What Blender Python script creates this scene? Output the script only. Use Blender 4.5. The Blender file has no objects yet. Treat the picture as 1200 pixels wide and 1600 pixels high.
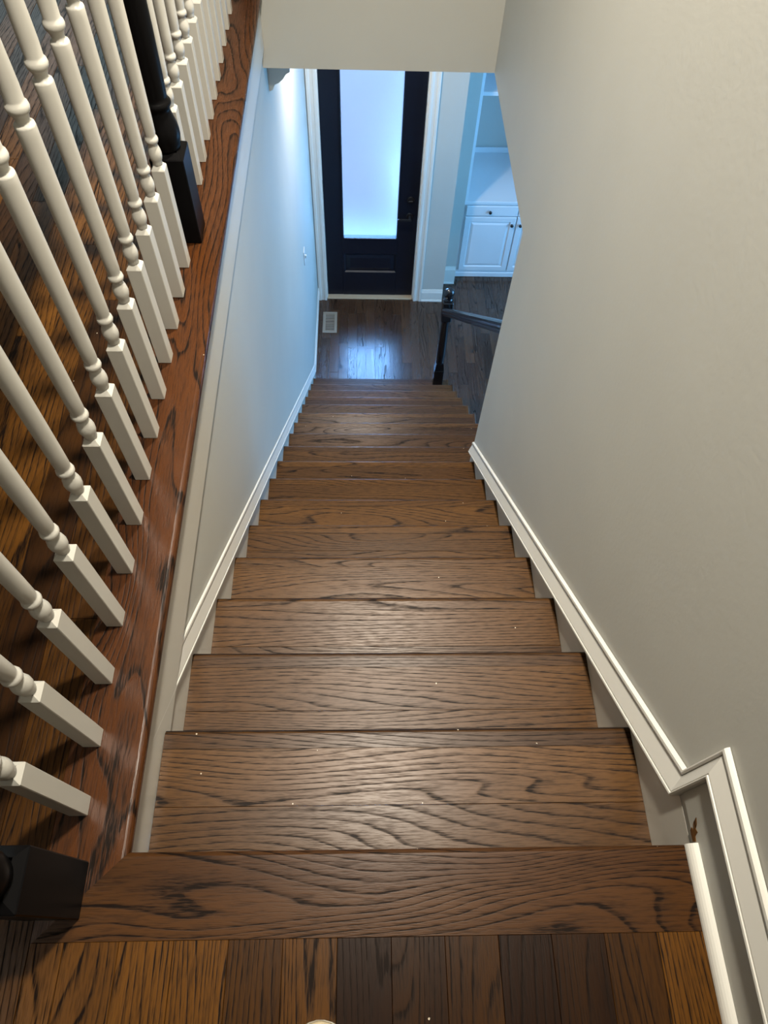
import bpy, bmesh, math, random
from mathutils import Vector, Matrix
C = bpy.context.scene.collection
S = bpy.context.scene
R = random.Random(7)

# ------------------------------------------------------------------ camera
cam = bpy.data.objects.new('camera', bpy.data.cameras.new('camera'))
C.objects.link(cam); S.camera = cam
cam.data.sensor_fit = 'HORIZONTAL'; cam.data.sensor_width = 36.0
cam.data.lens = 1108.7457 / 1200 * 36.0
cam.data.clip_start = 0.02
rt = Vector((0.99946485, -0.01529928, 0.02891274))
up = Vector((-0.00175252, 0.85756833, 0.51436708))
fw = Vector((0.03266409, 0.51414249, -0.85708259))
cam.matrix_world = Matrix(((rt.x, up.x, -fw.x, 0.421146), (rt.y, up.y, -fw.y, -0.137997),
                           (rt.z, up.z, -fw.z, 1.31403), (0, 0, 0, 1)))
# ------------------------------------------------------------------ light, exposure
S.view_settings.view_transform = 'Standard'; S.view_settings.look = 'None'
S.view_settings.gamma = 1.0; S.view_settings.use_curve_mapping = False
S.view_settings.exposure = 0.0
w = bpy.data.worlds.new('world'); S.world = w; w.use_nodes = True
w.node_tree.nodes['Background'].inputs[0].default_value = (0.19, 0.47, 1.0, 1)   # clear blue shade sky
w.node_tree.nodes['Background'].inputs[1].default_value = 28.0
WARM = (1.0, 0.92, 0.78); NEUTRAL = (1.0, 0.92, 0.82)
LAMPS = [  # x, y, z, size, watts, colour, beam spread in degrees
    (0.52, 0.57, 2.38, 0.13, 28, WARM, 115),
    (0.56, 1.72, 2.38, 0.13, 35, WARM, 95),
    (0.42, 4.20, -0.345, 0.11, 32, NEUTRAL, 180),
    (-1.35, -0.5, 2.38, 0.36, 5, WARM, 180)]
ADDED_WINDOW_EMIT = (1.7, 5.4, 10.5)
HALL_EMIT = (1.7, 2.3, 2.5)

# ------------------------------------------------------------------ dimensions (metres)
G, RI = 0.2413, 0.2034            # going and rise of the stairs
W = 0.996                         # clear width between the skirt boards
ZF = -18 * RI                     # lower floor
ZC = -0.326                       # lower ceiling / underside of the upper floor
ZT = 2.42                         # upper ceiling
XO = 1.176                        # open end of the lower treads
YH = 3.061                        # face of the header wall
YE = 2.01                         # end of the right wall below the ceiling
YD = 5.362                        # face of the front door
PW = 0.0855                       # width of a floor plank

# ------------------------------------------------------------------ materials
def mat(name, col, rough=0.5, spec=0.5, bump=0.0, bscale=60.0, coat=0.0):
    m = bpy.data.materials.new(name); m.use_nodes = True
    nt = m.node_tree; b = nt.nodes['Principled BSDF']
    b.inputs['Base Color'].default_value = (*col, 1); b.inputs['Roughness'].default_value = rough
    b.inputs['Specular IOR Level'].default_value = spec; b.inputs['Coat Weight'].default_value = coat
    tc = nt.nodes.new('ShaderNodeTexCoord'); n = nt.nodes.new('ShaderNodeTexNoise')
    nt.links.new(tc.outputs['Object'], n.inputs['Vector'])
    n.inputs['Scale'].default_value = 3.0; n.inputs['Detail'].default_value = 3
    mx = nt.nodes.new('ShaderNodeMix'); mx.data_type = 'RGBA'
    mx.inputs['A'].default_value = (*[c * 0.95 for c in col], 1); mx.inputs['B'].default_value = (*[min(1, c * 1.05) for c in col], 1)
    nt.links.new(n.outputs['Fac'], mx.inputs['Factor']); nt.links.new(mx.outputs['Result'], b.inputs['Base Color'])
    if bump:
        n2 = nt.nodes.new('ShaderNodeTexNoise'); n2.inputs['Scale'].default_value = bscale; n2.inputs['Detail'].default_value = 2
        nt.links.new(tc.outputs['Object'], n2.inputs['Vector'])
        bp = nt.nodes.new('ShaderNodeBump'); bp.inputs['Strength'].default_value = bump; bp.inputs['Distance'].default_value = 0.002
        nt.links.new(n2.outputs['Fac'], bp.inputs['Height']); nt.links.new(bp.outputs['Normal'], b.inputs['Normal'])
    return m

def wood(name, axis, dark, mid, light, rings=9.0, vary=0.5, rough=0.33, across=7.0, along=0.9, warp=0.35, lines=1.0, straight=45.0, spec=0.4):
    """Stained oak: growth rings are the contour lines of a noise stretched along the grain."""
    m = bpy.data.materials.new(name); m.use_nodes = True
    nt = m.node_tree; N = nt.nodes; L = nt.links; b = N['Principled BSDF']
    def math_(op, a, c=None, v=None):
        k = N.new('ShaderNodeMath'); k.operation = op
        for i, q in enumerate((a, c)):
            if q is None: continue
            if isinstance(q, (int, float)): k.inputs[i].default_value = q
            else: L.new(q, k.inputs[i])
        return k.outputs[0]
    tc = N.new('ShaderNodeTexCoord'); oi = N.new('ShaderNodeObjectInfo')
    off = N.new('ShaderNodeVectorMath'); off.operation = 'SCALE'
    off.inputs[0].default_value = (37.3, 91.7, 53.1); L.new(oi.outputs['Random'], off.inputs['Scale'])
    ad = N.new('ShaderNodeVectorMath'); ad.operation = 'ADD'
    L.new(tc.outputs['Object'], ad.inputs[0]); L.new(off.outputs[0], ad.inputs[1])
    def stretched(al, ac):
        mp = N.new('ShaderNodeMapping')
        mp.inputs['Scale'].default_value = (al, ac, ac) if axis == 0 else (ac, al, ac)
        L.new(ad.outputs[0], mp.inputs['Vector']); return mp.outputs[0]
    def noise(v, sc, det=2.0, ro=0.5, dist=0.0):
        n = N.new('ShaderNodeTexNoise'); n.inputs['Scale'].default_value = sc; n.inputs['Detail'].default_value = det
        n.inputs['Roughness'].default_value = ro; n.inputs['Distortion'].default_value = dist
        L.new(v, n.inputs['Vector']); return n.outputs['Fac']
    big = noise(stretched(along, across), 1.0, 1.0, 0.4, warp)
    wob = noise(stretched(9, 60), 1.0, 2.0, 0.6)
    sx = N.new('ShaderNodeSeparateXYZ'); L.new(tc.outputs['Object'], sx.inputs[0])
    lin = math_('MULTIPLY', sx.outputs[1 if axis == 0 else 0], straight)
    f = math_('FRACT', math_('ADD', math_('ADD', math_('MULTIPLY', big, rings), lin), math_('MULTIPLY', wob, 0.30)))
    rp = N.new('ShaderNodeValToRGB'); e = rp.color_ramp.elements
    e[0].position = 0.0; e[0].color = (0.55, 0.55, 0.55, 1); e[1].position = 1.0; e[1].color = (0.3, 0.3, 0.3, 1)
    for ps, c in ((0.05, 1.0), (0.11, 0.85), (0.20, 0.32), (0.45, 0.08), (0.94, 0.0)):
        q = e.new(ps); q.color = (c, c, c, 1)
    L.new(f, rp.inputs['Fac'])
    pores = noise(stretched(26, 330), 1.0, 2.0, 0.65)
    pr = N.new('ShaderNodeMapRange'); pr.inputs['From Min'].default_value = 0.46; pr.inputs['From Max'].default_value = 0.68
    L.new(pores, pr.inputs['Value'])
    ring_soft = math_('MULTIPLY', math_('MULTIPLY', rp.outputs['Color'], math_('ADD', math_('MULTIPLY', pores, 2.6), -0.35)), lines)
    dk = math_('MINIMUM', math_('ADD', ring_soft, math_('MULTIPLY', pr.outputs[0], 0.42)), 1.0)
    tone = noise(stretched(1.6, 11), 1.0, 2.0)
    t = math_('ADD', math_('MULTIPLY', oi.outputs['Random'], vary), math_('MULTIPLY', tone, 1.0 - vary))
    tr = N.new('ShaderNodeMapRange'); tr.inputs['From Min'].default_value = 0.15; tr.inputs['From Max'].default_value = 0.85
    L.new(t, tr.inputs['Value'])
    m1 = N.new('ShaderNodeMix'); m1.data_type = 'RGBA'; m1.inputs['A'].default_value = (*mid, 1); m1.inputs['B'].default_value = (*light, 1)
    L.new(tr.outputs[0], m1.inputs['Factor'])
    m2 = N.new('ShaderNodeMix'); m2.data_type = 'RGBA'; m2.inputs['B'].default_value = (*dark, 1)
    L.new(m1.outputs['Result'], m2.inputs['A']); L.new(dk, m2.inputs['Factor'])
    # a few pale paint specks and grit left on the boards
    vo = N.new('ShaderNodeTexVoronoi'); vo.inputs['Scale'].default_value = 26
    L.new(ad.outputs[0], vo.inputs['Vector'])
    sp = math_('MULTIPLY', math_('LESS_THAN', vo.outputs['Distance'], 0.045), math_('GREATER_THAN', noise(ad.outputs[0], 11), 0.60))
    m3 = N.new('ShaderNodeMix'); m3.data_type = 'RGBA'; m3.inputs['B'].default_value = (0.55, 0.47, 0.36, 1)
    L.new(m2.outputs['Result'], m3.inputs['A']); L.new(sp, m3.inputs['Factor'])
    L.new(m3.outputs['Result'], b.inputs['Base Color'])
    sr = N.new('ShaderNodeMapRange'); sr.inputs['To Min'].default_value = spec; sr.inputs['To Max'].default_value = spec * 0.35
    L.new(dk, sr.inputs['Value']); L.new(sr.outputs[0], b.inputs['Specular IOR Level'])
    rr = N.new('ShaderNodeMapRange'); rr.inputs['To Min'].default_value = rough; rr.inputs['To Max'].default_value = rough + 0.14
    L.new(dk, rr.inputs['Value']); L.new(rr.outputs[0], b.inputs['Roughness'])
    bp = N.new('ShaderNodeBump'); bp.inputs['Strength'].default_value = 0.25; bp.inputs['Distance'].default_value = 0.0006; bp.invert = True
    L.new(dk, bp.inputs['Height']); L.new(bp.outputs['Normal'], b.inputs['Normal'])
    return m

def emit(name, col, grad=None):
    m = bpy.data.materials.new(name); m.use_nodes = True
    nt = m.node_tree; b = nt.nodes['Principled BSDF']
    b.inputs['Base Color'].default_value = (0.3, 0.35, 0.4, 1); b.inputs['Roughness'].default_value = 0.25
    b.inputs['Emission Strength'].default_value = 1.0
    tc = nt.nodes.new('ShaderNodeTexCoord'); n = nt.nodes.new('ShaderNodeTexNoise')
    nt.links.new(tc.outputs['Object'], n.inputs['Vector'])
    n.inputs['Scale'].default_value = 1.6; n.inputs['Detail'].default_value = 1
    mx = nt.nodes.new('ShaderNodeMix'); mx.data_type = 'RGBA'
    mx.inputs['A'].default_value = (*col, 1)
    mx.inputs['B'].default_value = (*(grad or col), 1)
    mr = nt.nodes.new('ShaderNodeMapRange'); mr.inputs['From Min'].default_value = 0.38; mr.inputs['From Max'].default_value = 0.66
    nt.links.new(n.outputs['Fac'], mr.inputs['Value']); nt.links.new(mr.outputs[0], mx.inputs['Factor'])
    # hammered relief of the obscured glass breaks up the light a little
    v = nt.nodes.new('ShaderNodeTexNoise'); v.inputs['Scale'].default_value = 75; v.inputs['Detail'].default_value = 2
    nt.links.new(tc.outputs['Object'], v.inputs['Vector'])
    vr = nt.nodes.new('ShaderNodeMapRange'); vr.inputs['From Min'].default_value = 0.3; vr.inputs['From Max'].default_value = 0.7
    vr.inputs['To Min'].default_value = 0.93; vr.inputs['To Max'].default_value = 1.07
    nt.links.new(v.outputs['Fac'], vr.inputs['Value']); nt.links.new(vr.outputs[0], b.inputs['Emission Strength'])
    nt.links.new(mx.outputs['Result'], b.inputs['Emission Color'])
    bp = nt.nodes.new('ShaderNodeBump'); bp.inputs['Strength'].default_value = 0.4; bp.inputs['Distance'].default_value = 0.002
    nt.links.new(v.outputs['Fac'], bp.inputs['Height']); nt.links.new(bp.outputs['Normal'], b.inputs['Normal'])
    return m

M = {}
M['wall'] = mat('wall_paint', (0.53, 0.52, 0.47), 0.55, 0.35, 0.15, 90)
M['ceiling'] = mat('ceiling_paint', (0.78, 0.77, 0.74), 0.8, 0.2)
M['trim'] = mat('trim_paint', (0.74, 0.72, 0.66), 0.32, 0.5)
M['skirt'] = mat('skirt_paint', (0.62, 0.59, 0.52), 0.38, 0.5)
M['baluster'] = mat('baluster_paint', (0.60, 0.58, 0.52), 0.35, 0.5)
M['black'] = mat('black_paint', (0.005, 0.0047, 0.005), 0.32, 0.07)
M['black_gloss'] = mat('black_gloss_paint', (0.008, 0.008, 0.010), 0.2, 0.6)
M['door'] = mat('door_paint', (0.006, 0.007, 0.014), 0.38, 0.4)
M['metal'] = mat('dark_bronze', (0.012, 0.011, 0.012), 0.3, 0.6)
M['cabinet'] = mat('cabinet_paint', (0.74, 0.76, 0.78), 0.35, 0.5)
M['vent'] = mat('vent_enamel', (0.26, 0.22, 0.17), 0.4, 0.5)
M['void'] = mat('duct_dark', (0.01, 0.01, 0.01), 0.8, 0.1)
M['plastic'] = mat('switch_plastic', (0.7, 0.7, 0.68), 0.3, 0.5)
M['shoe'] = mat('shoe_canvas', (0.62, 0.52, 0.34), 0.8, 0.2, 0.5, 500)
M['sole'] = mat('shoe_sole', (0.75, 0.70, 0.58), 0.6, 0.3)
M['threshold'] = mat('threshold_wood', (0.45, 0.34, 0.22), 0.45, 0.5)
DK = (0.009, 0.0048, 0.003)
M['tread'] = wood('tread_oak', 0, DK, (0.040, 0.0160, 0.0038), (0.108, 0.047, 0.0100), rings=21, vary=0.45, across=6, along=0.8, rough=0.33, spec=0.30, straight=70, lines=0.8)
M['nose_shade'] = wood('tread_nose_shade', 0, DK, (0.012, 0.0055, 0.0024), (0.022, 0.010, 0.004), rings=12, vary=0.4, rough=0.4, spec=0.25)  # darkened oak for the rounded nosing, its shade painted into the colour
M['nosing_x'] = wood('landing_oak', 0, DK, (0.042, 0.0155, 0.0038), (0.082, 0.032, 0.0072), rings=21, vary=0.1, across=5, along=1.4, straight=55, rough=0.33, spec=0.20, lines=0.9)
M['nosing_y'] = wood('cap_oak', 1, DK, (0.050, 0.0155, 0.004), (0.095, 0.031, 0.0075), rings=15, vary=0.1, across=6, along=1.4, straight=30, rough=0.27, spec=0.35)
M['plank'] = wood('floor_oak', 1, DK, (0.016, 0.0056, 0.0017), (0.140, 0.055, 0.0075), rings=14, vary=0.75, across=10, along=1.0, straight=70, rough=0.30, spec=0.20, lines=0.9)
M['plank_low'] = wood('lower_floor_oak', 1, DK, (0.036, 0.0155, 0.0075), (0.100, 0.047, 0.023), rings=14, vary=0.5, across=11, along=1.0, rough=0.20, straight=60, spec=1.0)
M['riser'] = wood('riser_oak', 0, DK, (0.060, 0.029, 0.013), (0.10, 0.05, 0.02), rings=7, vary=0.3)
M['glass'] = mat('frosted_door_glass', (0.95, 0.98, 1.0), 0.55, 0.5, 0.5, 70)
_b = M['glass'].node_tree.nodes['Principled BSDF']; _b.inputs['Transmission Weight'].default_value = 1.0; _b.inputs['IOR'].default_value = 1.2
M['porch'] = mat('porch_concrete', (0.076, 0.0415, 0.030), 0.9, 0.2, 0.3, 40)
M['drive'] = mat('driveway_gravel', (0.076, 0.0415, 0.030), 0.9, 0.1, 0.5, 60)
M['daylight'] = emit('added_window_glow', ADDED_WINDOW_EMIT)  # glowing pane of the added window in the lower room
M['hall_daylight'] = emit('daylit_hall_glass', HALL_EMIT)
M['lamp'] = emit('lamp_lens', (3.0, 2.5, 1.8))

# ------------------------------------------------------------------ mesh helpers
def box(bm, x0, y0, z0, x1, y1, z1, bev=0.0, seg=1):
    vs = [bm.verts.new((x, y, z)) for x in (x0, x1) for y in (y0, y1) for z in (z0, z1)]
    fs = [bm.faces.new([vs[i] for i in q]) for q in ((0, 1, 3, 2), (4, 6, 7, 5), (0, 4, 5, 1), (2, 3, 7, 6), (0, 2, 6, 4), (1, 5, 7, 3))]
    if bev > 0:
        es = list({e for f in fs for e in f.edges})
        bmesh.ops.bevel(bm, geom=es, offset=bev, segments=seg, affect='EDGES', profile=0.5)
def extrude_poly(bm, pts, vec, cap=True):
    """closed polygon pts (3D) swept along vec"""
    v = Vector(vec); a = [bm.verts.new(p) for p in pts]; b = [bm.verts.new(Vector(p) + v) for p in pts]
    n = len(pts)
    for i in range(n): bm.faces.new((a[i], a[(i + 1) % n], b[(i + 1) % n], b[i]))
    if cap: bm.faces.new(a[::-1]); bm.faces.new(b)
def lathe(bm, cx, cy, prof, n=20, z0=0.0, cap=True):
    rings = []
    for r, z in prof:
        rings.append([bm.verts.new((cx + r * math.cos(2 * math.pi * i / n), cy + r * math.sin(2 * math.pi * i / n), z + z0)) for i in range(n)])
    for a, b in zip(rings, rings[1:]):
        for i in range(n):
            f = bm.faces.new((a[i], a[(i + 1) % n], b[(i + 1) % n], b[i])); f.smooth = True
    if cap: bm.faces.new(rings[0][::-1]); bm.faces.new(rings[-1])
def sweep(bm, path, prof, nrm, closed_prof=True):
    """profile (list of (proud, along_side)) swept along a path in a plane whose normal is nrm, mitred corners"""
    n = Vector(nrm); P = [Vector(p) for p in path]; rings = []
    for i, p in enumerate(P):
        d0 = (P[i] - P[i - 1]).normalized() if i else (P[1] - P[0]).normalized()
        d1 = (P[i + 1] - P[i]).normalized() if i < len(P) - 1 else d0
        s0, s1 = n.cross(d0), n.cross(d1); s = (s0 + s1).normalized(); k = 1.0 / max(0.3, s.dot(s0))
        rings.append([bm.verts.new(p + n * a + s * (c * k)) for a, c in prof])
    m = len(prof)
    for a, b in zip(rings, rings[1:]):
        for i in range(m): bm.faces.new((a[i], a[(i + 1) % m], b[(i + 1) % m], b[i]))
    bm.faces.new(rings[0][::-1]); bm.faces.new(rings[-1])

def sweep_out(bm, path, outs, prof, nrm, width):
    n = Vector(nrm); rings = []
    for p, o in zip(path, outs): rings.append([bm.verts.new(Vector(p) + n * a + Vector(o) * (c / width)) for a, c in prof])
    m = len(prof)
    for a, b in zip(rings, rings[1:]):
        for i in range(m): bm.faces.new((a[i], a[(i + 1) % m], b[(i + 1) % m], b[i]))
    bm.faces.new(rings[0][::-1]); bm.faces.new(rings[-1])
def wloc(o): return Vector(o.get('_w', (0, 0, 0))) if o is not None else Vector((0, 0, 0))
def obj(name, bm, m, parent=None, kind=None, origin=None, label=None):
    """links the bmesh (world coordinates) as ONE mesh object, origin at its parent's origin or at 'origin'"""
    bmesh.ops.recalc_face_normals(bm, faces=bm.faces)
    o0 = Vector(origin) if origin is not None else wloc(parent)
    for v in bm.verts: v.co -= o0
    me = bpy.data.meshes.new(name); bm.to_mesh(me); bm.free(); me.materials.append(M[m])
    o = bpy.data.objects.new(name, me); C.objects.link(o)
    o['_w'] = tuple(o0)
    if parent is not None: o.parent = parent; o.location = o0 - wloc(parent)
    else: o.location = o0
    if kind: o['kind'] = kind
    if label: o['label'] = label
    return o
def pbox(name, m, b, parent=None, bev=0.0, seg=1, **k):
    bm = bmesh.new(); box(bm, *b, bev, seg)
    k.setdefault('origin', ((b[0] + b[3]) / 2, (b[1] + b[4]) / 2, (b[2] + b[5]) / 2))
    return obj(name, bm, m, parent, **k)
def thing(name, loc, label, cat, group=None):
    o = bpy.data.objects.new(name, None); C.objects.link(o); o.location = loc; o['_w'] = tuple(loc)
    o.empty_display_size = 0.05
    o['label'] = label; o['category'] = cat
    if group: o['group'] = group
    return o
def struct_empty(name, loc=(0, 0, 0), label=None):
    o = bpy.data.objects.new(name, None); C.objects.link(o); o.location = loc; o['_w'] = tuple(loc)
    o['kind'] = 'structure'; o.empty_display_size = 0.05
    return o

# ------------------------------------------------------------------ the shell
XL, XR, YB = -2.3, 3.6, -2.3        # hall's far side, lower room's far side, behind the camera
def sbox(name, m, b, **k): return pbox(name, m, b, kind='structure', **k)
wl = sbox('wall_left', 'wall', (-0.11, -0.04, ZF, 0.0, 5.32, -0.028))
# right wall: one L-shaped sheet, its lower part ends at YE, the upper part runs on above the ceiling
bm = bmesh.new()
extrude_poly(bm, [(W, YB, ZF), (W, YE, ZF), (W, YE, ZC), (W, YH + 0.12, ZC), (W, YH + 0.12, ZT), (W, YB, ZT)], (0.115, 0, 0))
wr = obj('wall_right', bm, 'wall', kind='structure')
sbox('wall_header', 'wall', (0.0, YH, ZC, W, YH + 0.12, ZT))
# lower ceiling = underside of the upper floor
sbox('ceiling_lower', 'ceiling', (-0.11, YH + 0.12, ZC, XR, 6.6, ZC + 0.12))
sbox('ceiling_lower', 'ceiling', (W + 0.115, 0.4, ZC, XR, YH + 0.12, ZC + 0.12))
sbox('ceiling', 'ceiling', (XL, YB, ZT, W + 0.115, 5.3, ZT + 0.1))
# upper hall: outer walls out of the picture
sbox('wall_hall_left', 'wall', (XL - 0.1, YB, -0.3, XL, 5.3, ZT))
sbox('wall_back', 'wall', (XL, YB - 0.1, -0.3, W, YB, ZT))
wh = struct_empty('wall_hall_front', (XL, 5.25, 0))
for b in ((XL, 5.2, -0.3, -2.25, 5.3, ZT), (-0.9, 5.2, -0.3, 0.0, 5.3, ZT), (-2.25, 5.2, -0.3, -0.9, 5.3, 0.7), (-2.25, 5.2, 2.36, -0.9, 5.3, ZT)):
    pbox('wall_panel', 'wall', b, wh)
sbox('wall_hall_right', 'wall', (0.0, YH + 0.12, 0.0, 0.1, 5.2, ZT))
def window(name, b, axis, gm):
    """framed window with a cross of glazing bars; b = opening, axis = thin axis"""
    x0, y0, z0, x1, y1, z1 = b; w_ = struct_empty(name, ((x0 + x1) / 2, (y0 + y1) / 2, z0)); t = 0.05
    if axis == 1:
        fr = ((x0, y0, z0, x1, y1, z0 + t), (x0, y0, z1 - t, x1, y1, z1), (x0, y0, z0 + t, x0 + t, y1, z1 - t), (x1 - t, y0, z0 + t, x1, y1, z1 - t))
        br = ((x0 + x1) / 2 - .012, y0 + .01, z0 + t, (x0 + x1) / 2 + .012, y1 - .01, z1 - t)
        gl = (x0 + t, (y0 + y1) / 2, z0 + t, x1 - t, (y0 + y1) / 2 + .006, z1 - t)
    else:
        fr = ((x0, y0, z0, x1, y1, z0 + t), (x0, y0, z1 - t, x1, y1, z1), (x0, y0, z0 + t, x1, y0 + t, z1 - t), (x0, y1 - t, z0 + t, x1, y1, z1 - t))
        br = (x0 + .01, (y0 + y1) / 2 - .012, z0 + t, x1 - .01, (y0 + y1) / 2 + .012, z1 - t)
        gl = ((x0 + x1) / 2, y0 + t, z0 + t, (x0 + x1) / 2 + .006, y1 - t, z1 - t)
    for f in fr: pbox('window_frame', 'trim', f, w_, 0.004)
    pbox('glazing_bar', 'trim', br, w_)
    pbox('pane', gm, gl, w_)
window('window_1', (-2.25, 5.2, 0.7, -0.9, 5.28, 2.36), 1, 'hall_daylight')
# lower room to the right
wrr = struct_empty('wall_lower_right', (XR, 3.5, ZF))
for b in ((XR, 0.4, ZF, XR + .1, 2.9, ZC), (XR, 5.1, ZF, XR + .1, 6.6, ZC), (XR, 2.9, ZF, XR + .1, 5.1, ZF + .7), (XR, 2.9, ZF + 2.7, XR + .1, 5.1, ZC)):
    pbox('wall_panel', 'wall', b, wrr)
window('added_window', (XR, 2.9, ZF + 0.7, XR + 0.08, 5.1, ZF + 2.7), 0, 'daylight')  # unseen window, added to light the cabinets and foyer blue
sbox('wall_lower_back', 'wall', (W + 0.115, 0.4, ZF, XR, 0.5, ZC))
sbox('wall_alcove', 'wall', (1.365, 6.46, ZF, XR, 6.6, ZC))
# door wall with the opening, and the jog beside the built-in
YW = 5.315
wd = struct_empty('wall_front', (0.5, YW, ZF))
DX0, DX1, DZ1 = 0.085, 0.930, -1.18
pbox('wall_panel', 'wall', (-0.11, YW + .005, ZF, DX0, YW + .2, ZC), wd)
pbox('wall_panel', 'wall', (DX1, YW, ZF, 1.222, YW + .2, ZC), wd)
pbox('wall_panel', 'wall', (DX0, YW, DZ1, DX1, YW + .2, ZC), wd)
sbox('wall_jog', 'wall', (1.05, 5.575, ZF, 1.362, 6.6, ZC))
sbox('wall_porch', 'wall', (1.05, YW + .2, ZF, 1.222, 5.575, ZC))

sbox('wall_understair', 'wall', (-0.11, -0.20, ZF - 0.12, W, -0.10, ZC))
# the porch and driveway outside the door, seen only through the frosted glass
sbox('floor_porch', 'porch', (-1.2, YD + 0.16, ZF - 0.2, 1.04, 8.2, ZF - 0.03))
sbox('ground', 'drive', (-9.0, 8.2, ZF - 0.4, 10.0, 24.0, ZF - 0.2))
# ------------------------------------------------------------------ floors, plank by plank
def planks(parent, m, x0, x1, y0, y1, z, t=0.018, first=None, lens=(0.5, 1.5), fixed_end=False):
    x = first if first is not None else x0
    while x > x0 + 1e-6: x -= PW
    while x < x1 - 0.004:
        a, b = max(x, x0), min(x + PW, x1)
        if b - a > 0.004:
            y = y1 if fixed_end else y1 + R.uniform(0, 0.8)
            while y > y0 + 0.01:
                l = R.uniform(*lens); s = max(y0, y - l)
                if s - y0 < 0.15: s = y0
                e = min(y, y1)
                if e - s > 0.01:
                    dz = R.uniform(-0.0003, 0.0003)
                    pbox('plank', m, (a + .0002, s + .0003, z - t, b - .0002, e - .0003, z + dz), parent, 0.0006)
                y = s
        x += PW
fl = struct_empty('floor', (0.4, -0.3, 0))
pbox('subfloor', 'riser', (XL, YB, ZC, W, -0.045, -0.0185), fl)
pbox('subfloor', 'riser', (XL, -0.045, ZC, -0.112, 5.2, -0.0185), fl)
planks(fl, 'plank', -0.095, 0.976, -1.1, -0.1372, 0.0, first=0.043, fixed_end=True)
planks(fl, 'plank', XL, -0.0955, -1.1, 5.2, 0.0, first=-0.0955)
# landing nosing board and the cap board of the balustrade, mitred together
def board(name, m, prof, p0, p1, mit0, mit1, axis, parent):
    """board of profile (across, z) between p0 and p1 along axis; ends shift by mit*across"""
    bm = bmesh.new(); n = len(prof)
    def P(t, a, z, mit):
        s = t + mit * a
        return (s, a, z) if axis == 0 else (a, s, z)
    A = [bm.verts.new(P(p0, a, z, mit0)) for a, z in prof]; B = [bm.verts.new(P(p1, a, z, mit1)) for a, z in prof]
    for i in range(n): bm.faces.new((A[i], A[(i + 1) % n], B[(i + 1) % n], B[i]))
    bm.faces.new(A[::-1]); bm.faces.new(B)
    return obj(name, bm, m, parent)
def bull(a_back, a_front, t, r=0.011, z=0.0):
    """closed profile of a board whose front edge is bull-nosed"""
    s = 1 if a_front > a_back else -1; pts = [(a_back, z - t), (a_back, z)]
    for i in range(6):
        an = math.pi / 2 * i / 5; pts.append((a_front - s * r + s * r * math.sin(an), z - r + r * math.cos(an)))
    for i in range(6):
        an = math.pi / 2 * i / 5; pts.append((a_front - s * r + s * r * math.cos(an), z - t + r - r * math.sin(an)))
    return pts
YN = -0.0094
# mitre runs from the inner corner (0.037, YN) to (-0.0925, -0.137)
k = (0.037 + 0.0925) / (YN + 0.137)
board('nosing_board', 'nosing_x', bull(-0.137, YN, 0.027), 0.037 - k * YN + 0.0004, 0.976, k, 0, 0, fl)
board('nosing_board', 'nosing_y', bull(-0.095, 0.037, 0.027), YN - 0.037 / k - 0.0004, YH - 0.001, 1 / k, 0, 1, fl)

lf = struct_empty('floor_lower', (0.6, 4.8, ZF))
pbox('subfloor', 'riser', (-0.1, 0.5, ZF - 0.12, XR, 6.6, ZF - 0.0185), lf)
planks(lf, 'plank_low', 0.002, XR, 2.5, 6.46, ZF, first=0.04, lens=(0.4, 1.1))
planks(lf, 'plank_low', W + 0.12, XR, 0.5, 2.5, ZF, first=0.04, lens=(0.6, 1.2))

# ------------------------------------------------------------------ staircase
st = thing('staircase', (0.5, 2.05, ZF), 'dark-stained oak staircase descending between grey walls to the front door', 'staircase')
for kk in range(1, 18):
    z = -kk * RI; yf = kk * G; yb = (kk - 1) * G - 0.030 + (0.0 if kk > 1 else -0.009)
    xr = W - 0.0015 if kk <= 8 else XO
    xl = 0.0015 if kk > 1 else 0.0142
    bm = bmesh.new()
    pr = bull(yf - 0.040, yf, 0.027, 0.0132, z)
    extrude_poly(bm, [(xl, a, q) for a, q in pr], (xr - xl, 0, 0))
    tr = obj('tread', bm, 'tread', st, origin=((xl + xr) / 2, yf, z))
    tr.data.materials.append(M['nose_shade'])
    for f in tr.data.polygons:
        if f.normal.y > 0.55: f.material_index = 1  # faces turned down the stairs get the painted shade
    ys = yf - 0.0404; split = ys - R.uniform(0.07, 0.13)
    for y0, y1 in ((split + .0003, ys), (yb, split - .0003)):
        pbox('tread_board', 'tread', (xl, y0, z - 0.027, xr, y1, z), tr, 0.0005)
    if kk > 8:                                   # returned nosing across the open end
        bm = bmesh.new(); extrude_poly(bm, [(a, yf - 0.004, q) for a, q in bull(xr + 0.0005, xr + 0.018, 0.027, 0.008, z)], (0, -(yf - 0.004 - yb), 0))
        obj('return_nosing', bm, 'tread', tr)
    zr = -(kk + 1) * RI
    pbox('riser', 'riser', (xl, yf - 0.048, zr + (0.0005 if kk == 17 else -0.026), min(xr, XO - 0.02), yf - 0.030, z - 0.0275), st)
pbox('riser', 'riser', (0.002, -0.058, -RI - 0.026, W - 0.002, -0.040, -0.0275), st)
# white open stringer of the lower flight (saw-tooth board)
bm = bmesh.new(); pts = []
for kk in range(9, 18):
    pts += [((kk - 1) * G - 0.030 if kk > 9 else YE + 0.002, -kk * RI - 0.0275), (kk * G - 0.030, -kk * RI - 0.0275)]
pts += [(17 * G - 0.030, ZF + .0005), (15.5 * G, ZF + .0005), (YE + 0.002, -9 * RI - 0.62)]
extrude_poly(bm, [(XO - 0.018, y, z) for y, z in pts], (0.016, 0, 0))
obj('stringer', bm, 'trim', st)

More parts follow.
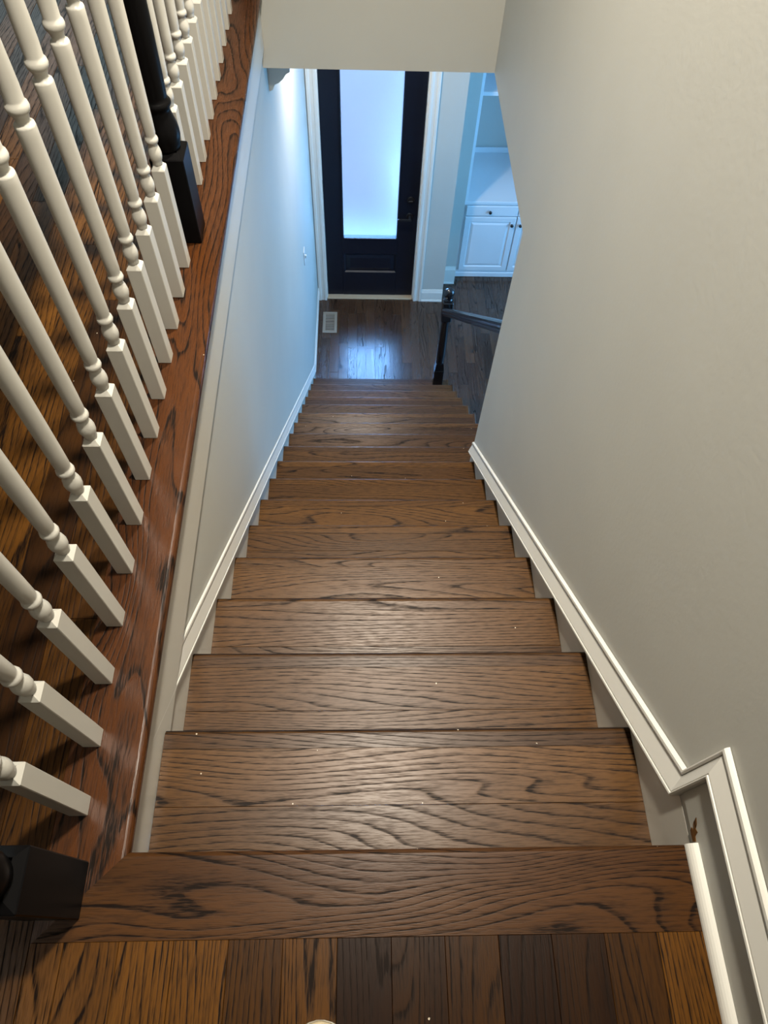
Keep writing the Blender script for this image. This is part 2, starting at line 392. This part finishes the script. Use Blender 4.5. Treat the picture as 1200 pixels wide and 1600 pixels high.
# ------------------------------------------------------------------ skirt boards and cap moulding
SL = RI / G
MP = [(0.0, 0.0), (0.0, 0.066), (0.004, 0.0655), (0.0085, 0.063), (0.0095, 0.058), (0.0085, 0.0535), (0.0065, 0.0515), (0.0020, 0.0512), (0.0020, 0.0494), (0.0060, 0.0490),
      (0.0175, 0.0125), (0.0165, 0.0105), (0.0165, 0.0085), (0.0190, 0.0080), (0.0198, 0.0045), (0.0180, 0.0)]
def zcap(y, off=0.035): return off - SL * y
# left: skirt face board (thin), then moulding along its top; profile sweeps with nrm = +x
bl = struct_empty('baseboard_left', (0, 2, ZF))
yk = 4.28
bm = bmesh.new(); pts = [(0.26, zcap(0.26)), (yk, zcap(yk)), (5.295, zcap(yk)), (5.295, ZF + .001), (4.06, ZF + .001)]
pts += [(0.26 + 0.0, -2.2 * RI - 0.1)]
extrude_poly(bm, [(0.0005, y, z) for y, z in pts], (0.0008, 0, 0)); obj('skirt_board', bm, 'skirt', bl)
bm = bmesh.new(); sweep(bm, [(0.0013, 5.295, zcap(yk) + 0.0), (0.0013, yk, zcap(yk)), (0.0013, 0.20, zcap(0.20))], [(a * 0.6, -c) for a, c in MP], (1, 0, 0))
obj('cap_moulding', bm, 'trim', bl)
# fascia below the cap board
tf = sbox('trim_fascia', 'skirt', (0.0005, YN - 0.028, -0.250, 0.0130, YH - 0.001, -0.0275), bev=0.002)
# right: skirt + stepped moulding + landing base
br_ = struct_empty('baseboard_right', (W, 0.5, 0))
sk0 = 0.033
def zr_(y): return sk0 - SL * y
z_top = 0.132
bm = bmesh.new()
extrude_poly(bm, [(W - 0.0005, y, z) for y, z in [(-0.006, zr_(0.070)), (0.070, zr_(0.070)), (YE, zr_(YE)), (YE, -9.2 * RI), (0.25, -2 * RI - .2), (-0.006, -RI - .1)]], (-0.0009, 0, 0))
obj('skirt_board', bm, 'skirt', br_)
bm = bmesh.new()
yv = 0.073
path = [(W - 0.0014, YE, zr_(YE)), (W - 0.0014, yv, zr_(yv)), (W - 0.0014, yv, 0.130), (W - 0.0014, -1.6, 0.130)]
sweep_out(bm, path, [(0, 0, .088), (0, .034, .060), (0, .034, .068), (0, 0, .068)], MP, (-1, 0, 0), 0.066)
obj('cap_moulding', bm, 'trim', br_)
bm = bmesh.new(); box(bm, W - 0.006, -1.6, 0.0008, W - 0.0005, 0.0725, z_top, 0.0)
obj('landing_base', bm, 'wall', br_)
bm = bmesh.new()
q = [(W - 0.0065, 0.0008)] + [(W - 0.0065 - 0.0165 * math.cos(a), 0.0008 + 0.019 * math.sin(a)) for a in [math.pi / 2 * i / 6 for i in range(7)]]
extrude_poly(bm, [(x, YN + 0.0, z) for x, z in q], (0, -1.6, 0)); ob = obj('shoe_moulding', bm, 'trim', br_)
bm = bmesh.new()          # torn paint and bare wood where the skirt meets the landing base
extrude_poly(bm, [(W - 0.0062, y, z) for y, z in [(-0.006, 0.001), (0.012, 0.001), (0.016, 0.008), (0.010, 0.013), (0.022, 0.020), (0.028, 0.034), (0.018, 0.030), (0.012, 0.022), (0.006, 0.026), (0.001, 0.014), (-0.007, 0.012)]], (-0.0012, 0, 0))
obj('bare_wood_chip', bm, 'plank', br_, label='dark bare wood chip in the paint')
# ogee-shaped piece under the header, against the left wall
bm = bmesh.new()
pts = [(0.0005, -0.0005), (0.100, -0.0005), (0.100, -0.080), (0.082, -0.090), (0.066, -0.112), (0.046, -0.128), (0.028, -0.136), (0.016, -0.160), (0.0005, -0.166)]
extrude_poly(bm, [(x, YH + 0.125, ZC + z) for x, z in pts], (0, 0.03, 0)); obj('trim_1', bm, 'trim', kind='structure')

# ------------------------------------------------------------------ balustrade on the landing edge
bs = thing('balustrade', (-0.06, 1.5, 0), 'white turned balusters between black newel posts on the dark wooden landing edge', 'balustrade')
BP = [(.0100, .2885), (.0118, .292), (.0112, .2965), (.0128, .301), (.0148, .308), (.0153, .316), (.0140, .325), (.0112, .334), (.0098, .339), (.0106, .3415),
      (.0142, .344), (.0153, .349), (.0142, .3545), (.0120, .357), (.0118, .361), (.0128, .366), (.0133, .40), (.0139, .50), (.0148, .64), (.0153, .705), (.0155, .717), (.0148, .7205),
      (.0108, .7215), (.0104, .727), (.0122, .733), (.0140, .736), (.0162, .739), (.0172, .744), (.0162, .749), (.0142, .7515), (.0136, .755), (.0142, .775), (.0130, .86), (.0120, .935)]
def baluster_bm(x, y):
    bm = bmesh.new(); h = 0.0158
    box(bm, x - h, y - h, 0.0003, x + h, y + h, 0.281, 0.0012)
    # shoulder from square to round
    a = [bm.verts.new((x + sx * h * .96, y + sy * h * .96, 0.281)) for sx, sy in ((-1, -1), (1, -1), (1, 1), (-1, 1))]
    b = [bm.verts.new((x + sx * .0085, y + sy * .0085, 0.290)) for sx, sy in ((-1, -1), (1, -1), (1, 1), (-1, 1))]
    for i in range(4): bm.faces.new((a[i], a[(i + 1) % 4], b[(i + 1) % 4], b[i]))
    lathe(bm, x, y, BP, 18)
    return bm
spots = [(-0.0575, 0.0625 + 0.1140 * i) for i in range(13)]
spots += [(-0.0640 - 0.0009 * i, 1.676 + 0.1125 * i) for i in range(13)]
proto = None
for x, y in spots:
    if proto is None:
        proto = obj('baluster', baluster_bm(x, y), 'baluster', bs, origin=(x, y, 0))
    else:
        c = proto.copy(); C.objects.link(c); c.parent = bs; c.location = Vector((x, y, 0)) - wloc(bs); c['_w'] = (x, y, 0)
NP = [(.030, .2535), (.0335, .257), (.033, .262), (.036, .272), (.0385, .285), (.0385, .298), (.036, .313), (.031, .330), (.0275, .345), (.0265, .352),
      (.030, .356), (.0335, .361), (.0335, .366), (.030, .371), (.0272, .374), (.0272, .380), (.0285, .42), (.0300, .52), (.0300, .62), (.0285, .76), (.027, .82), (.033, .83), (.033, .84), (.028, .85)]
def newel_bm(x, y, h=0.042, zb=0.0):
    bm = bmesh.new()
    box(bm, x - h, y - h, zb + .0003, x + h, y + h, zb + .244, 0.002)
    a = [bm.verts.new((x + sx * h * .97, y + sy * h * .97, zb + .2442)) for sx, sy in ((-1, -1), (1, -1), (1, 1), (-1, 1))]
    b = [bm.verts.new((x + sx * .026, y + sy * .026, zb + .2545)) for sx, sy in ((-1, -1), (1, -1), (1, 1), (-1, 1))]
    for i in range(4): bm.faces.new((a[i], a[(i + 1) % 4], b[(i + 1) % 4], b[i]))
    lathe(bm, x, y, NP, 28, zb)
    box(bm, x - h, y - h, zb + .85, x + h, y + h, zb + 1.03, 0.004)
    lathe(bm, x, y, [(.028, 1.028), (.034, 1.036), (.030, 1.045), (.024, 1.05), (.034, 1.06), (.040, 1.078), (.036, 1.097), (.022, 1.110), (.004, 1.114)], 24, zb)
    return bm
for x, y, lb in ((-0.067, -0.065, 'black square-based newel post at the mitred landing corner'), (-0.061, 1.556, 'black turned newel post standing midway among the white balusters')):
    obj('newel_post', newel_bm(x, y), 'black', bs, origin=(x, y, 0), label=lb)
def rail_prof(w_=0.030, h=0.058):
    return [(-w_ * .62, 0), (-w_ * .62, h * .12), (-w_ * .80, h * .2), (-w_ * .80, h * .3), (-w_ * .70, h * .36), (-w_ * .95, h * .5), (-w_, h * .68), (-w_ * .86, h * .86), (-w_ * .5, h * .97), (0, h),
            (w_ * .5, h * .97), (w_ * .86, h * .86), (w_, h * .68), (w_ * .95, h * .5), (w_ * .70, h * .36), (w_ * .80, h * .3), (w_ * .80, h * .2), (w_ * .62, h * .12), (w_ * .62, 0)]
for y0, y1 in ((-0.022, 1.513), (1.599, YH - 0.002)):
    bm = bmesh.new(); extrude_poly(bm, [(-0.063 + a, y0, 0.932 + c) for a, c in rail_prof()], (0, y1 - y0, 0))
    obj('handrail', bm, 'black', bs)

# ------------------------------------------------------------------ lower railing
NX, NY, NZ = 1.090, 4.048, -17 * RI
lr = thing('stair_railing', (NX, NY, NZ), 'black newel post and sloping handrail at the foot of the stairs', 'railing')
bm = bmesh.new(); h = 0.042
box(bm, NX - h, NY - h, NZ + .0003, NX + h, NY + h, NZ + .20, 0.003)
a = [bm.verts.new((NX + sx * h * .96, NY + sy * h * .96, NZ + .20)) for sx, sy in ((-1, -1), (1, -1), (1, 1), (-1, 1))]
b = [bm.verts.new((NX + sx * .031, NY + sy * .031, NZ + .275)) for sx, sy in ((-1, -1), (1, -1), (1, 1), (-1, 1))]
for i in range(4): bm.faces.new((a[i], a[(i + 1) % 4], b[(i + 1) % 4], b[i]))
lathe(bm, NX, NY, [(.033, .265), (.037, .275), (.033, .285), (.033, .30), (.036, .36), (.036, .5), (.031, .74), (.035, .75), (.031, .76)], 16, NZ)
box(bm, NX - h * .95, NY - h * .95, NZ + .76, NX + h * .95, NY + h * .95, NZ + .955, 0.006)
npost = obj('newel_post', bm, 'black_gloss', lr)
bm = bmesh.new()
lathe(bm, NX, NY, [(.030, .955), (.034, .963), (.028, .972), (.021, .978), (.030, .988), (.038, 1.008), (.040, 1.026), (.036, 1.046), (.024, 1.061), (.006, 1.067)], 24, NZ)
obj('ball_finial', bm, 'black_gloss', npost)
bm = bmesh.new(); sl = -0.89; y1, y0 = NY - 0.038, YE + 0.001
extrude_poly(bm, [(NX - 0.012 + a, y1, -2.625 + c * 1.25) for a, c in rail_prof(0.034, 0.062)], (0, y0 - y1, sl * (y0 - y1)))
obj('handrail', bm, 'black_gloss', lr)

# ------------------------------------------------------------------ front door
dr = struct_empty('door_1', (0.5, YD, ZF)); 
X0, X1 = 0.094, 0.921; GX0, GX1, GZ0, GZ1 = 0.258, 0.745, -2.975, -1.34
Z0 = ZF + 0.022; DB = YD + 0.045
def door_piece(name, b): return pbox(name, 'door', b, dr, 0.002)
door_piece('door_stile', (X0, YD, Z0, GX0 - .012, DB, DZ1 - .005)); door_piece('door_stile', (GX1 + .012, YD, Z0, X1, DB, DZ1 - .005))
door_piece('door_rail', (GX0 - .0118, YD, GZ1 + .012, GX1 + .0118, DB, DZ1 - .005))
bm = bmesh.new()
px0, px1, pz0, pz1 = 0.262, 0.752, -3.365, -3.150
for b in ((GX0 - .0118, YD, pz1, GX1 + .0118, DB, GZ0 - .012), (GX0 - .0118, YD, Z0, GX1 + .0118, DB, pz0), (GX0 - .0118, YD, pz0, px0, DB, pz1), (px1, YD, pz0, GX1 + .0118, DB, pz1)): 
    if b[3] > b[0]: box(bm, *b)
obj('door_rail', bm, 'door', dr)
# raised panel: sloping surround, flat field
bm = bmesh.new()
rc = [(px0, pz0, px1, pz1, YD), (px0 + .012, pz0 + .012, px1 - .012, pz1 - .012, YD + .013), (px0 + .022, pz0 + .020, px1 - .022, pz1 - .020, YD + .013), (px0 + .055, pz0 + .048, px1 - .055, pz1 - .048, YD + .002)]
lp = [[bm.verts.new(p) for p in ((a, y, b), (c, y, b), (c, y, d), (a, y, d))] for a, b, c, d, y in rc]
for p, q_ in zip(lp, lp[1:]):
    for i in range(4): bm.faces.new((p[i], p[(i + 1) % 4], q_[(i + 1) % 4], q_[i]))
bm.faces.new(lp[-1]); obj('door_panel', bm, 'door', dr)
for b in ((GX0 - .012, YD - .008, GZ0 - .012, GX0 + .002, DB, GZ1 + .012), (GX1 - .002, YD - .008, GZ0 - .012, GX1 + .012, DB, GZ1 + .012), (GX0 + .002, YD - .008, GZ0 - .012, GX1 - .002, DB, GZ0 + .002), (GX0 + .002, YD - .008, GZ1 - .002, GX1 - .002, DB, GZ1 + .012)):
    pbox('glazing_bead', 'door', b, dr, 0.003)
pbox('pane', 'glass', (GX0 + .001, YD + .014, GZ0 + .001, GX1 - .001, YD + .022, GZ1 - .001), dr, label='frosted hammered glass pane lit by daylight')
pbox('threshold', 'threshold', (DX0 + .001, YD - 0.05, ZF + .0005, DX1 - .001, YD + 0.06, ZF + .018), dr, 0.004)
# lever handle and deadbolt
def cyl_y(bm, x, y0, y1, z, r, n=20):
    a = [bm.verts.new((x + r * math.cos(2 * math.pi * i / n), y0, z + r * math.sin(2 * math.pi * i / n))) for i in range(n)]
    b = [bm.verts.new((x + r * .9 * math.cos(2 * math.pi * i / n), y1, z + r * .9 * math.sin(2 * math.pi * i / n))) for i in range(n)]
    for i in range(n): bm.faces.new((a[i], a[(i + 1) % n], b[(i + 1) % n], b[i]))
    bm.faces.new(a); bm.faces.new(b[::-1])
bm = bmesh.new(); cyl_y(bm, 0.850, YD - .0005, YD - 0.010, -2.735, 0.030); cyl_y(bm, 0.850, YD - .010, YD - 0.055, -2.735, 0.011)
hd = obj('handle_rose', bm, 'metal', dr)
bm = bmesh.new(); box(bm, 0.742, YD - 0.068, -2.745, 0.862, YD - 0.052, -2.726, 0.004, 2); obj('lever', bm, 'metal', hd)
bm = bmesh.new(); cyl_y(bm, 0.850, YD - .0005, YD - 0.012, -2.575, 0.032)
db = obj('deadbolt', bm, 'metal', dr)
bm = bmesh.new(); box(bm, 0.832, YD - 0.028, -2.580, 0.868, YD - 0.0125, -2.570, 0.002); obj('thumb_turn', bm, 'metal', db)
for z in (-3.42, -2.45, -1.40):
    bm = bmesh.new(); lathe(bm, X0 - .001, YD - 0.006, [(.006, z - .05), (.007, z - .048), (.007, z + .048), (.006, z + .05)], 12); obj('hinge', bm, 'metal', dr)
# casings round the door and the base beside it
YC0 = YW - 0.020
CP = [(0.0, 0.0), (0.016, 0.0), (0.018, 0.004), (0.018, 0.020), (0.014, 0.026), (0.014, 0.050), (0.020, 0.056), (0.021, 0.074), (0.018, 0.078), (0.0, 0.078)]
bm = bmesh.new()
sweep(bm, [(DX0 - 0.002, YW - .0005, ZF + .001), (DX0 - 0.002, YW - .0005, DZ1), (DX1 + 0.006, YW - .0005, DZ1), (DX1 + 0.006, YW - .0005, ZF + .001)], CP, (0, -1, 0))
obj('trim_2', bm, 'trim', kind='structure')
for nm, b in (('trim_3', (DX0 - .004, YW, ZF + .02, X0 - .0015, YD + .09, DZ1)), ('trim_4', (X1 + .0015, YW, ZF + .02, DX1 + .006, YD + .09, DZ1))):
    sbox(nm, 'trim', (b[0], b[1] - .0004, b[2], b[3], b[4], b[5]))
def base_run(name, pth, nrm, h=0.135, m='trim'):
    bm = bmesh.new()
    sweep(bm, pth, [(0.0, 0.0), (0.0, h), (0.006, h), (0.008, h - .012), (0.014, h - .03), (0.015, h - .034), (0.015, 0.018), (0.020, 0.016), (0.022, 0.0)], nrm)
    return obj(name, bm, m, kind='structure')
base_run('baseboard_front', [(DX1 + 0.086, YW - .0005, ZF + .001), (1.222, YW - .0005, ZF + .001)], (0, -1, 0))
base_run('baseboard_jog', [(1.20, 5.5745, ZF + .001), (1.362, 5.5745, ZF + .001)], (0, -1, 0), 0.20)

# ------------------------------------------------------------------ built-in cabinet in the alcove
CX0, CX1, CY, CYB = 1.366, 2.46, 5.682, 6.455
ZCT = -2.795
cb = thing('base_cabinet', (1.9, 6.0, ZF), 'white raised-panel base cabinet with black knobs in the alcove', 'cabinet')
pbox('body', 'cabinet', (CX0, CY + .002, ZF + .0008, CX1, CYB, ZCT - .032), cb, 0.002)
pbox('toe_board', 'cabinet', (CX0, CY - .018, ZF + .0008, CX1, CY + .0015, ZF + .055), cb, 0.004)
def raised(name, x0, z0, x1, z1, parent, y=CY, fr=0.05):
    bm = bmesh.new(); yo = y - .020
    rc = [(x0, z0, x1, z1, y + .001), (x0, z0, x1, z1, yo + .004), (x0 + .004, z0 + .004, x1 - .004, z1 - .004, yo), (x0 + fr, z0 + fr, x1 - fr, z1 - fr, yo),
          (x0 + fr + .006, z0 + fr + .006, x1 - fr - .006, z1 - fr - .006, yo + .010), (x0 + fr + .012, z0 + fr + .012, x1 - fr - .012, z1 - fr - .012, yo + .010), (x0 + fr + .035, z0 + fr + .035, x1 - fr - .035, z1 - fr - .035, yo + .001)]
    lp = [[bm.verts.new(p) for p in ((a, yy, b), (c, yy, b), (c, yy, d), (a, yy, d))] for a, b, c, d, yy in rc]
    for p, q_ in zip(lp, lp[1:]):
        for i in range(4): bm.faces.new((p[i], p[(i + 1) % 4], q_[(i + 1) % 4], q_[i]))
    bm.faces.new(lp[-1]); bm.faces.new(lp[0][::-1]); return obj(name, bm, 'cabinet', parent)
def knob(x, z, parent):
    bm = bmesh.new(); n = 14; rings = []
    for r, d in ((.007, .0205), (.006, .030), (.013, .034), (.016, .040), (.014, .047), (.006, .050)):
        rings.append([bm.verts.new((x + r * math.cos(2 * math.pi * i / n), CY - d, z + r * math.sin(2 * math.pi * i / n))) for i in range(n)])
    for a, b in zip(rings, rings[1:]):
        for i in range(n): f = bm.faces.new((a[i], a[(i + 1) % n], b[(i + 1) % n], b[i])); f.smooth = True
    bm.faces.new(rings[-1]); bm.faces.new(rings[0]); obj('knob', bm, 'metal', parent, label='black round knob')
for i, x0 in enumerate((1.402, 1.898)):
    x1 = x0 + 0.486
    bm = bmesh.new(); box(bm, x0, CY - .020, -2.945, x1, CY + .001, -2.842, 0.004); d = obj('drawer', bm, 'cabinet', cb); knob((x0 + x1) / 2 - .02, -2.895, d)
    d = raised('cabinet_door', x0, -3.580, x1, -2.958, cb); knob(x1 - .035 if i == 0 else x0 + .035, -3.035, d)
ct = pbox('countertop', 'cabinet', (CX0, CY - .018, ZCT - .030, CX1, CYB, ZCT), None, 0.003)
ct['label'] = 'white countertop board on the alcove base cabinet'; ct['category'] = 'countertop'
bk = thing('bookcase', (1.9, 6.05, ZCT), 'white open bookcase standing on the alcove countertop', 'bookcase')
pbox('side_panel', 'cabinet', (CX0, CY, ZCT + .0005, CX0 + .020, CYB, ZC - .001), bk)
pbox('side_panel', 'cabinet', (CX1 - .02, CY, ZCT + .0005, CX1, CYB, ZC - .001), bk)
pbox('stile', 'cabinet', (CX0 - .003, CY - .016, ZCT + .0005, CX0 + .034, CY - .0005, ZC - .001), bk, 0.002)
pbox('stile', 'cabinet', (CX1 - .034, CY - .016, ZCT + .0005, CX1 + .003, CY - .0005, ZC - .001), bk, 0.002)
pbox('back_panel', 'wall', (CX0 + .021, CYB - .012, ZCT + .0005, CX1 - .021, CYB, ZC - .001), bk)
pbox('back_rail', 'cabinet', (CX0 + .021, CYB - .034, ZCT + .0005, CX1 - .021, CYB - .0125, ZCT + .055), bk, 0.002)
for z in (-1.85, -1.45, -1.05): pbox('shelf', 'cabinet', (CX0 + .0205, CY + .004, z, CX1 - .0205, CYB - .0125, z + .032), bk, 0.003)

# ------------------------------------------------------------------ floor vent, light switch, shoe
vx0, vy0, vx1, vy1 = 0.050, 4.850, 0.188, 5.130
vt = thing('floor_vent', ((vx0 + vx1) / 2, (vy0 + vy1) / 2, ZF), 'tan metal floor register beside the front door at the left wall', 'vent')
bm = bmesh.new(); zz = ZF + .0008; e = 0.026
for b in ((vx0, vy0, zz, vx1, vy0 + e, zz + .007), (vx0, vy1 - e, zz, vx1, vy1, zz + .007), (vx0, vy0 + e, zz, vx0 + e, vy1 - e, zz + .007), (vx1 - e, vy0 + e, zz, vx1, vy1 - e, zz + .007)): box(bm, *b, 0.002)
obj('frame', bm, 'vent', vt)
pbox('duct', 'void', (vx0 + e, vy0 + e, zz, vx1 - e, vy1 - e, zz + .001), vt)
n = 11
for i in range(n):
    y = vy0 + e + (vy1 - vy0 - 2 * e) * (i + .5) / n
    bm = bmesh.new(); extrude_poly(bm, [(vx0 + e, y - .004, zz + .0012), (vx0 + e, y + .0015, zz + .006), (vx0 + e, y + .0032, zz + .006), (vx0 + e, y - .0023, zz + .0012)], (vx1 - vx0 - 2 * e, 0, 0))
    obj('slat', bm, 'vent', vt)
sw = thing('light_switch', (0, 4.17, -2.21), 'white wall switch plate on the left wall near the front door', 'switch')
pbox('plate', 'plastic', (0.0005, 4.135, -2.268, 0.006, 4.205, -2.152), sw, 0.002)
pbox('toggle', 'plastic', (0.0062, 4.163, -2.222, 0.018, 4.177, -2.198), sw, 0.002)
# shoe: lofted upper on a sole, only the toe reaches into the picture
sh = thing('shoe', (0.36, -0.37, 0), 'beige shoe whose rounded toe shows at the bottom edge', 'shoe')
def outline(t):  # half-widths along the foot, t = 0 heel .. 1 toe
    for (a, wa), (b, wb) in zip(OUT, OUT[1:]):
        if a <= t <= b: return wa + (wb - wa) * (t - a) / (b - a)
OUT = [(0, .006), (.03, .024), (.10, .033), (.35, .034), (.60, .043), (.80, .047), (.90, .043), (.96, .031), (.99, .015), (1.0, .004)]
HT = [(0, .05), (.03, .062), (.15, .066), (.35, .064), (.55, .058), (.75, .047), (.90, .038), (.97, .031), (1, .026)]
def lerp(tab, t):
    for (a, wa), (b, wb) in zip(tab, tab[1:]):
        if a <= t <= b: return wa + (wb - wa) * (t - a) / (b - a)
def loft(zlo, top, grow):
    bm = bmesh.new(); rings = []; ts = [0, .015, .03, .06, .1, .2, .35, .5, .6, .7, .8, .86, .9, .93, .96, .975, .99, 1.0]
    for t in ts:
        y = -0.505 + 0.262 * t; hw = lerp(OUT, t) + grow; ht = top(t); ring = []
        for i in range(9):
            a = math.pi * i / 8; ring.append(bm.verts.new((0.362 + hw * math.cos(a), y, zlo + (ht - zlo) * (math.sin(a) ** 0.6 if i not in (0, 8) else 0))))
        rings.append(ring)
    for p, q_ in zip(rings, rings[1:]):
        for i in range(8): f = bm.faces.new((p[i], p[i + 1], q_[i + 1], q_[i])); f.smooth = True
        bm.faces.new((p[8], p[0], q_[0], q_[8]))
    bm.faces.new(rings[0]); bm.faces.new(rings[-1]); return bm
obj('upper', loft(0.014, lambda t: lerp(HT, t), 0.0), 'shoe', sh)
obj('sole', loft(0.0012, lambda t: 0.016, 0.003), 'sole', sh)

# ------------------------------------------------------------------ recessed ceiling lamps
LBL = ['recessed ceiling light above the top steps', 'recessed ceiling light above the middle of the stairs', 'recessed ceiling light in the foyer by the front door', 'recessed ceiling light in the upper hall']
for (x, y, z, s, wt, col, sp), lb in zip(LAMPS, LBL):
    zc = ZT if z > 0 else ZC
    t = thing('ceiling_light', (x, y, zc), lb, 'ceiling light')
    bm = bmesh.new(); lathe(bm, x, y, [(s * .5, zc - .0006), (s * .72, zc - .0006), (s * .70, zc - .008), (s * .53, zc - .011), (s * .5, zc - .0006)], 28, cap=False); obj('trim_ring', bm, 'trim', t)
    ld = bpy.data.lights.new('lamp', 'AREA'); ld.shape = 'DISK'; ld.size = s; ld.energy = wt; ld.color = col; ld.spread = math.radians(sp)
    lo = bpy.data.objects.new('lamp', ld); C.objects.link(lo); lo.parent = t; lo.location = (0, 0, -0.012)
for o in list(bpy.data.objects):
    if '_w' in o: del o['_w']
